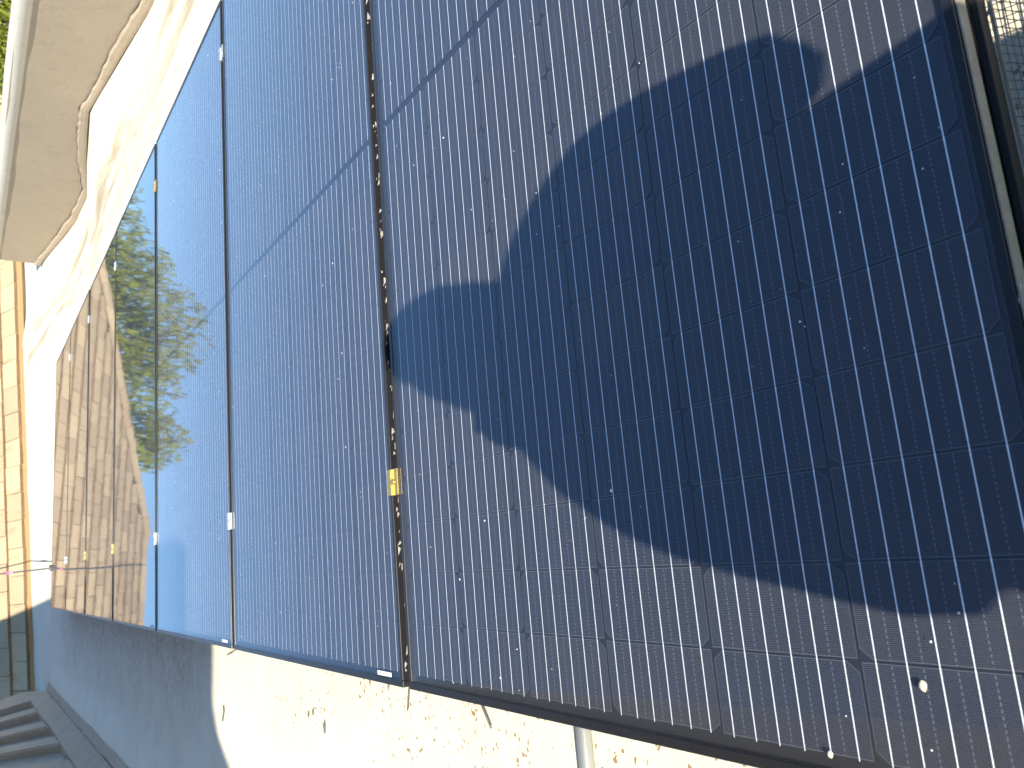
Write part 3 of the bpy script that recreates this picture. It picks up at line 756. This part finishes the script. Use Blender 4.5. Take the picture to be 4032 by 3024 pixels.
# ------------------------------------------------------------------ the photographer, kneeling just behind the camera and out of the frame
M_SKIN = plain('skin', (.42, .26, .18), .6, 0, .08, 40); M_HAIR = plain('dark hair', (.03, .022, .016), .6, 0, .3, 90)
M_SHIRT = plain('grey work shirt', (.16, .17, .19), .9, 0, .12, 30, .2); M_JEAN = plain('blue jeans', (.05, .07, .13), .9, 0, .15, 60, .2)
M_PHONE = plain('black phone', (.015, .015, .017), .25, 0, .05)
def build_person():
    PX, PY = .245, -1.60
    base = Vector((PX, PY-.1, -.137))
    root = thing('person', 'person in a grey shirt and jeans kneeling behind the camera, holding a phone', 'person', tuple(base))
    nodes = {}; verts = []; edges = []; rad = []
    def nd(name, p, rx, ry=None):
        nodes[name] = len(verts); verts.append(Vector(p) - base); rad.append((rx, ry or rx))
    def ed(*ns):
        for a, b in zip(ns, ns[1:]): edges.append((nodes[a], nodes[b]))
    X, Y = PX, PY
    nd('pelvis', (X+.02, Y-.17, .10), .16, .13); nd('waist', (X-.002, Y-.07, .26), .300, .300); nd('belly', (X+.004, Y-.08, .41), .246, .246); nd('chest', (X+.008, Y-.06, .54), .160, .115); nd('upper', (X+.01, Y-.02, .67), .12, .09)
    nd('neck', (X-.010, Y+.01, .800), .108); nd('skull0', (X+.018, Y+.06, .850), .092, .092); nd('skull1', (X+.036, Y+.085, .905), .080, .095); nd('skull2', (X+.036, Y+.085, .965), .062, .07)
    ed('pelvis', 'waist', 'belly', 'chest', 'upper', 'neck', 'skull0', 'skull1', 'skull2')
    for s, nm in ((-1, 'l'), (1, 'r')):
        elx, elz = (.520, .420) if s > 0 else (.052, .36)
        nd('tz'+nm, (X+s*.092, Y-.01, .752), .092 if s > 0 else .104); nd('sh'+nm, (X+.007+s*.186, Y-.01, .700), .068); nd('ua'+nm, ((X+.007+s*.178+elx)/2+s*.012, Y+.03, .60), .055); nd('el'+nm, (elx, Y+.10, elz), .047); nd('fa'+nm, ((elx+CAM.x+s*.05)/2, Y+.20, (elz+.60)/2), .038); nd('wr'+nm, (CAM.x+s*.058, Y+.262, .572), .027); nd('pa'+nm, (CAM.x+s*.050, Y+.285, .612), .028, .018)
        ed('upper', 'tz'+nm, 'sh'+nm, 'ua'+nm, 'el'+nm, 'fa'+nm, 'wr'+nm, 'pa'+nm)
        # fingers behind the phone and a thumb on its face
        for q in range(4):
            z0 = .588 + q*.018
            nd('f%d%s' % (q, nm), (CAM.x+s*.046, Y+.305+.004*q, z0+.010), .0095); nd('g%d%s' % (q, nm), (CAM.x+s*.030, Y+.3235+.001*q, z0+.014), .0085); nd('h%d%s' % (q, nm), (CAM.x+s*(.012-.002*q), Y+.3255+.001*q, z0+.013), .0075)
            ed('pa'+nm, 'f%d%s' % (q, nm), 'g%d%s' % (q, nm), 'h%d%s' % (q, nm))
        nd('t0'+nm, (CAM.x+s*.044, Y+.283, .600), .010); nd('t1'+nm, (CAM.x+s*.028, Y+.290, .622), .0088); ed('pa'+nm, 't0'+nm, 't1'+nm)
        nd('hip'+nm, (X+s*.10, Y-.14, .06), .105); nd('th'+nm, (X+s*.13, Y+.06, .0), .085); nd('kn'+nm, (X+s*.14, Y+.24, -.07), .064); nd('ca'+nm, (X+s*.13, Y+.02, -.082), .052); nd('an'+nm, (X+s*.12, Y-.20, -.095), .038); nd('toe'+nm, (X+s*.12, Y-.30, -.110), .028)
        ed('pelvis', 'hip'+nm, 'th'+nm, 'kn'+nm, 'ca'+nm, 'an'+nm, 'toe'+nm)
    me = bpy.data.meshes.new('body'); me.from_pydata([tuple(v) for v in verts], edges, [])
    o = bpy.data.objects.new('body', me); C.objects.link(o); o.parent = root
    sk = o.modifiers.new('skin', 'SKIN'); sk.use_smooth_shade = True; sk.branch_smoothing = .4
    for i, r_ in enumerate(rad): k_ = 1.16 if min(r_) > .032 else 1.0; me.skin_vertices[0].data[i].radius = (r_[0]*k_, r_[1]*k_)
    for i in range(len(verts)): me.skin_vertices[0].data[i].use_root = (i == 0)
    sb = o.modifiers.new('sub', 'SUBSURF'); sb.levels = sb.render_levels = 1
    dg = bpy.context.evaluated_depsgraph_get(); ev = bpy.data.meshes.new_from_object(o.evaluated_get(dg)); o.modifiers.clear(); o.data = ev; ev.name = 'body'
    ev.materials.clear()
    for mm in (M_SHIRT, M_SKIN, M_JEAN): ev.materials.append(mm)
    for p in ev.polygons:
        c = p.center + base; p.use_smooth = True
        p.material_index = 2 if (c.z < .13) else (1 if (c.z > .80 or (c.y > Y+.235)) else 0)
    H = Vector((X+.036, Y+.085, .900)) - base
    # face and hair
    def ell(name, c, r_, mat, cut=None):
        bm = bmesh.new(); bmesh.ops.create_uvsphere(bm, u_segments=18, v_segments=12, radius=1)
        for v in bm.verts: v.co = Vector((v.co.x*r_[0], v.co.y*r_[1], v.co.z*r_[2]))
        if cut: bmesh.ops.delete(bm, geom=[v for v in bm.verts if cut(v.co)], context='VERTS')
        q = bm_mesh(name, bm, True); link(name, q, mat, root, H + Vector(c))
    ell('hair', (0, -.012, .018), (.085, .108, .100), M_HAIR, lambda c: c.y > .045 and c.z < .05)
    for s in (-1, 1):
        ell('eye', (s*.030, .078, .0), (.011, .010, .009), M_PHONE); ell('ear', (s*.082, -.005, -.01), (.010, .020, .030), M_SKIN)
    ell('nose', (0, .098, -.028), (.013, .020, .022), M_SKIN); ell('mouth', (0, .082, -.068), (.022, .010, .006), M_FASCIA)
    # phone: sits right behind the lens, upright, square to the view
    ph = thing('phone', 'black phone held upright by the kneeling person', 'phone', tuple(CAM - VIEW*.012))
    up = -RIGHT; rt = -DOWN
    mm = Matrix((( rt.x, VIEW.x, up.x), (rt.y, VIEW.y, up.y), (rt.z, VIEW.z, up.z))).to_euler(); ph.rotation_euler = mm
    link('phone_case', box('phone_case', -.036, .036, -.004, .004, -.125, .022, .0038, 3), M_PHONE, ph)
    link('screen', box('screen', -.033, .033, -.0046, -.0041, -.122, .019), M_BLACK, ph)
build_person()

# ------------------------------------------------------------------ trees
def foliage(name, blobs, n, size, seed, droop=.3):
    rr = random.Random(seed); V = []; F = []
    tot = sum(b[3]*b[4]*b[5] for b in blobs)
    for (cx, cy, cz, rx, ry, rz) in blobs:
        for i in range(int(n*rx*ry*rz/tot)):
            while True:
                u = Vector((rr.uniform(-1, 1), rr.uniform(-1, 1), rr.uniform(-1, 1)))
                if .18 < u.length < 1: break
            u = u*(.6+.4*u.length)
            p = Vector((cx+u.x*rx, cy+u.y*ry, cz+u.z*rz))
            # clumps: keep leaves where a coarse pattern allows, so sky shows between sprays
            g = math.sin(p.x*2.3+1.1*math.sin(p.z*1.9))*math.sin(p.z*2.9+p.y*1.3)+.45*math.sin(p.x*5.3+p.z*4.1)
            if g < -.35 and rr.random() < .85: continue
            q = Euler((rr.uniform(0, 6.3), rr.uniform(0, 6.3), rr.uniform(0, 6.3))).to_matrix()
            s = size*rr.uniform(.6, 1.3); b = len(V)
            for a, c in ((-1, -.28), (1, -.28), (1, .28), (-1, .28)):
                w_ = q @ Vector((a*s, c*s, 0)); V.append(p + w_)
            F.append((b, b+1, b+2, b+3))
    return mesh(name, V, F)
def limb(bm_list, a, b, r0, r1, rr, n=6):
    pts = []; rads = []
    for i in range(n+1):
        t = i/n; pts.append(a.lerp(b, t) + Vector((rr.uniform(-1, 1), rr.uniform(-1, 1), 0))*.06*(0 < i < n)); rads.append(r0+(r1-r0)*t)
    return tube('limb', pts, rads, 7)
def tree(name, label, base, fork, tips, blobs, n, size, mat, seed, r=.16, group=None):
    t = thing(name, label, 'tree', base, group); B = Vector(base); rr = random.Random(seed)
    me = limb(None, Vector((0, 0, 0)), Vector(fork)-B, r, r*.7, rr); link('trunk', me, M_BARK, t)
    for tp in tips: link('branch', limb(None, Vector(fork)-B, Vector(tp)-B, r*.5, r*.1, rr), M_BARK, t)
    link('crown', foliage('crown', [(b[0]-B.x, b[1]-B.y, b[2]-B.z, b[3], b[4], b[5]) for b in blobs], n, size, seed), mat, t)
tree('leafy_tree', 'feathery yellow green tree behind the far tiled roof', (5.6, 20.5, -3.6), (5.7, 20.4, .6),
     [(3.2, 20.2, 3.4), (4.6, 20.6, 4.2), (6.3, 20.5, 4.4), (7.6, 20.2, 3.5), (8.6, 20.6, 2.4), (5.5, 21, 3.8)],
     [(3.5, 20.5, 2.3, 1.3, 1.4, 1.7), (4.6, 20.4, 2.0, 1.5, 1.6, 2.1), (6.3, 20.4, 2.9, 1.6, 1.6, 2.0), (7.6, 20.4, 2.3, 1.5, 1.5, 1.8), (9.0, 20.6, 1.7, 1.4, 1.4, 1.6), (5.6, 20.6, .9, 2.9, 1.7, 1.3), (8.4, 20.8, .6, 2.2, 1.4, 1.2), (3.4, 20.3, 3.4, .7, .7, .9), (10.2, 21, 2.3, 1.0, 1.0, 1.0)], 26000, .085, M_LEAF, 31)
tree('leafy_shrub', 'bright green shrub seen over the coping at the top left corner', (8.2, 10.6, -3.6), (8.2, 10.6, -1.2),
     [(7.6, 10, .2), (8.8, 10.9, .4), (8.1, 11, .9), (7.3, 9.8, .1)],
     [(7.6, 9.9, -.1, 1.5, 1.4, 1.2), (8.9, 10.8, .2, 1.6, 1.6, 1.3), (6.9, 11.3, -.2, 1.1, 1.2, 1.1)], 14000, .06, M_LEAF2, 33, .07)
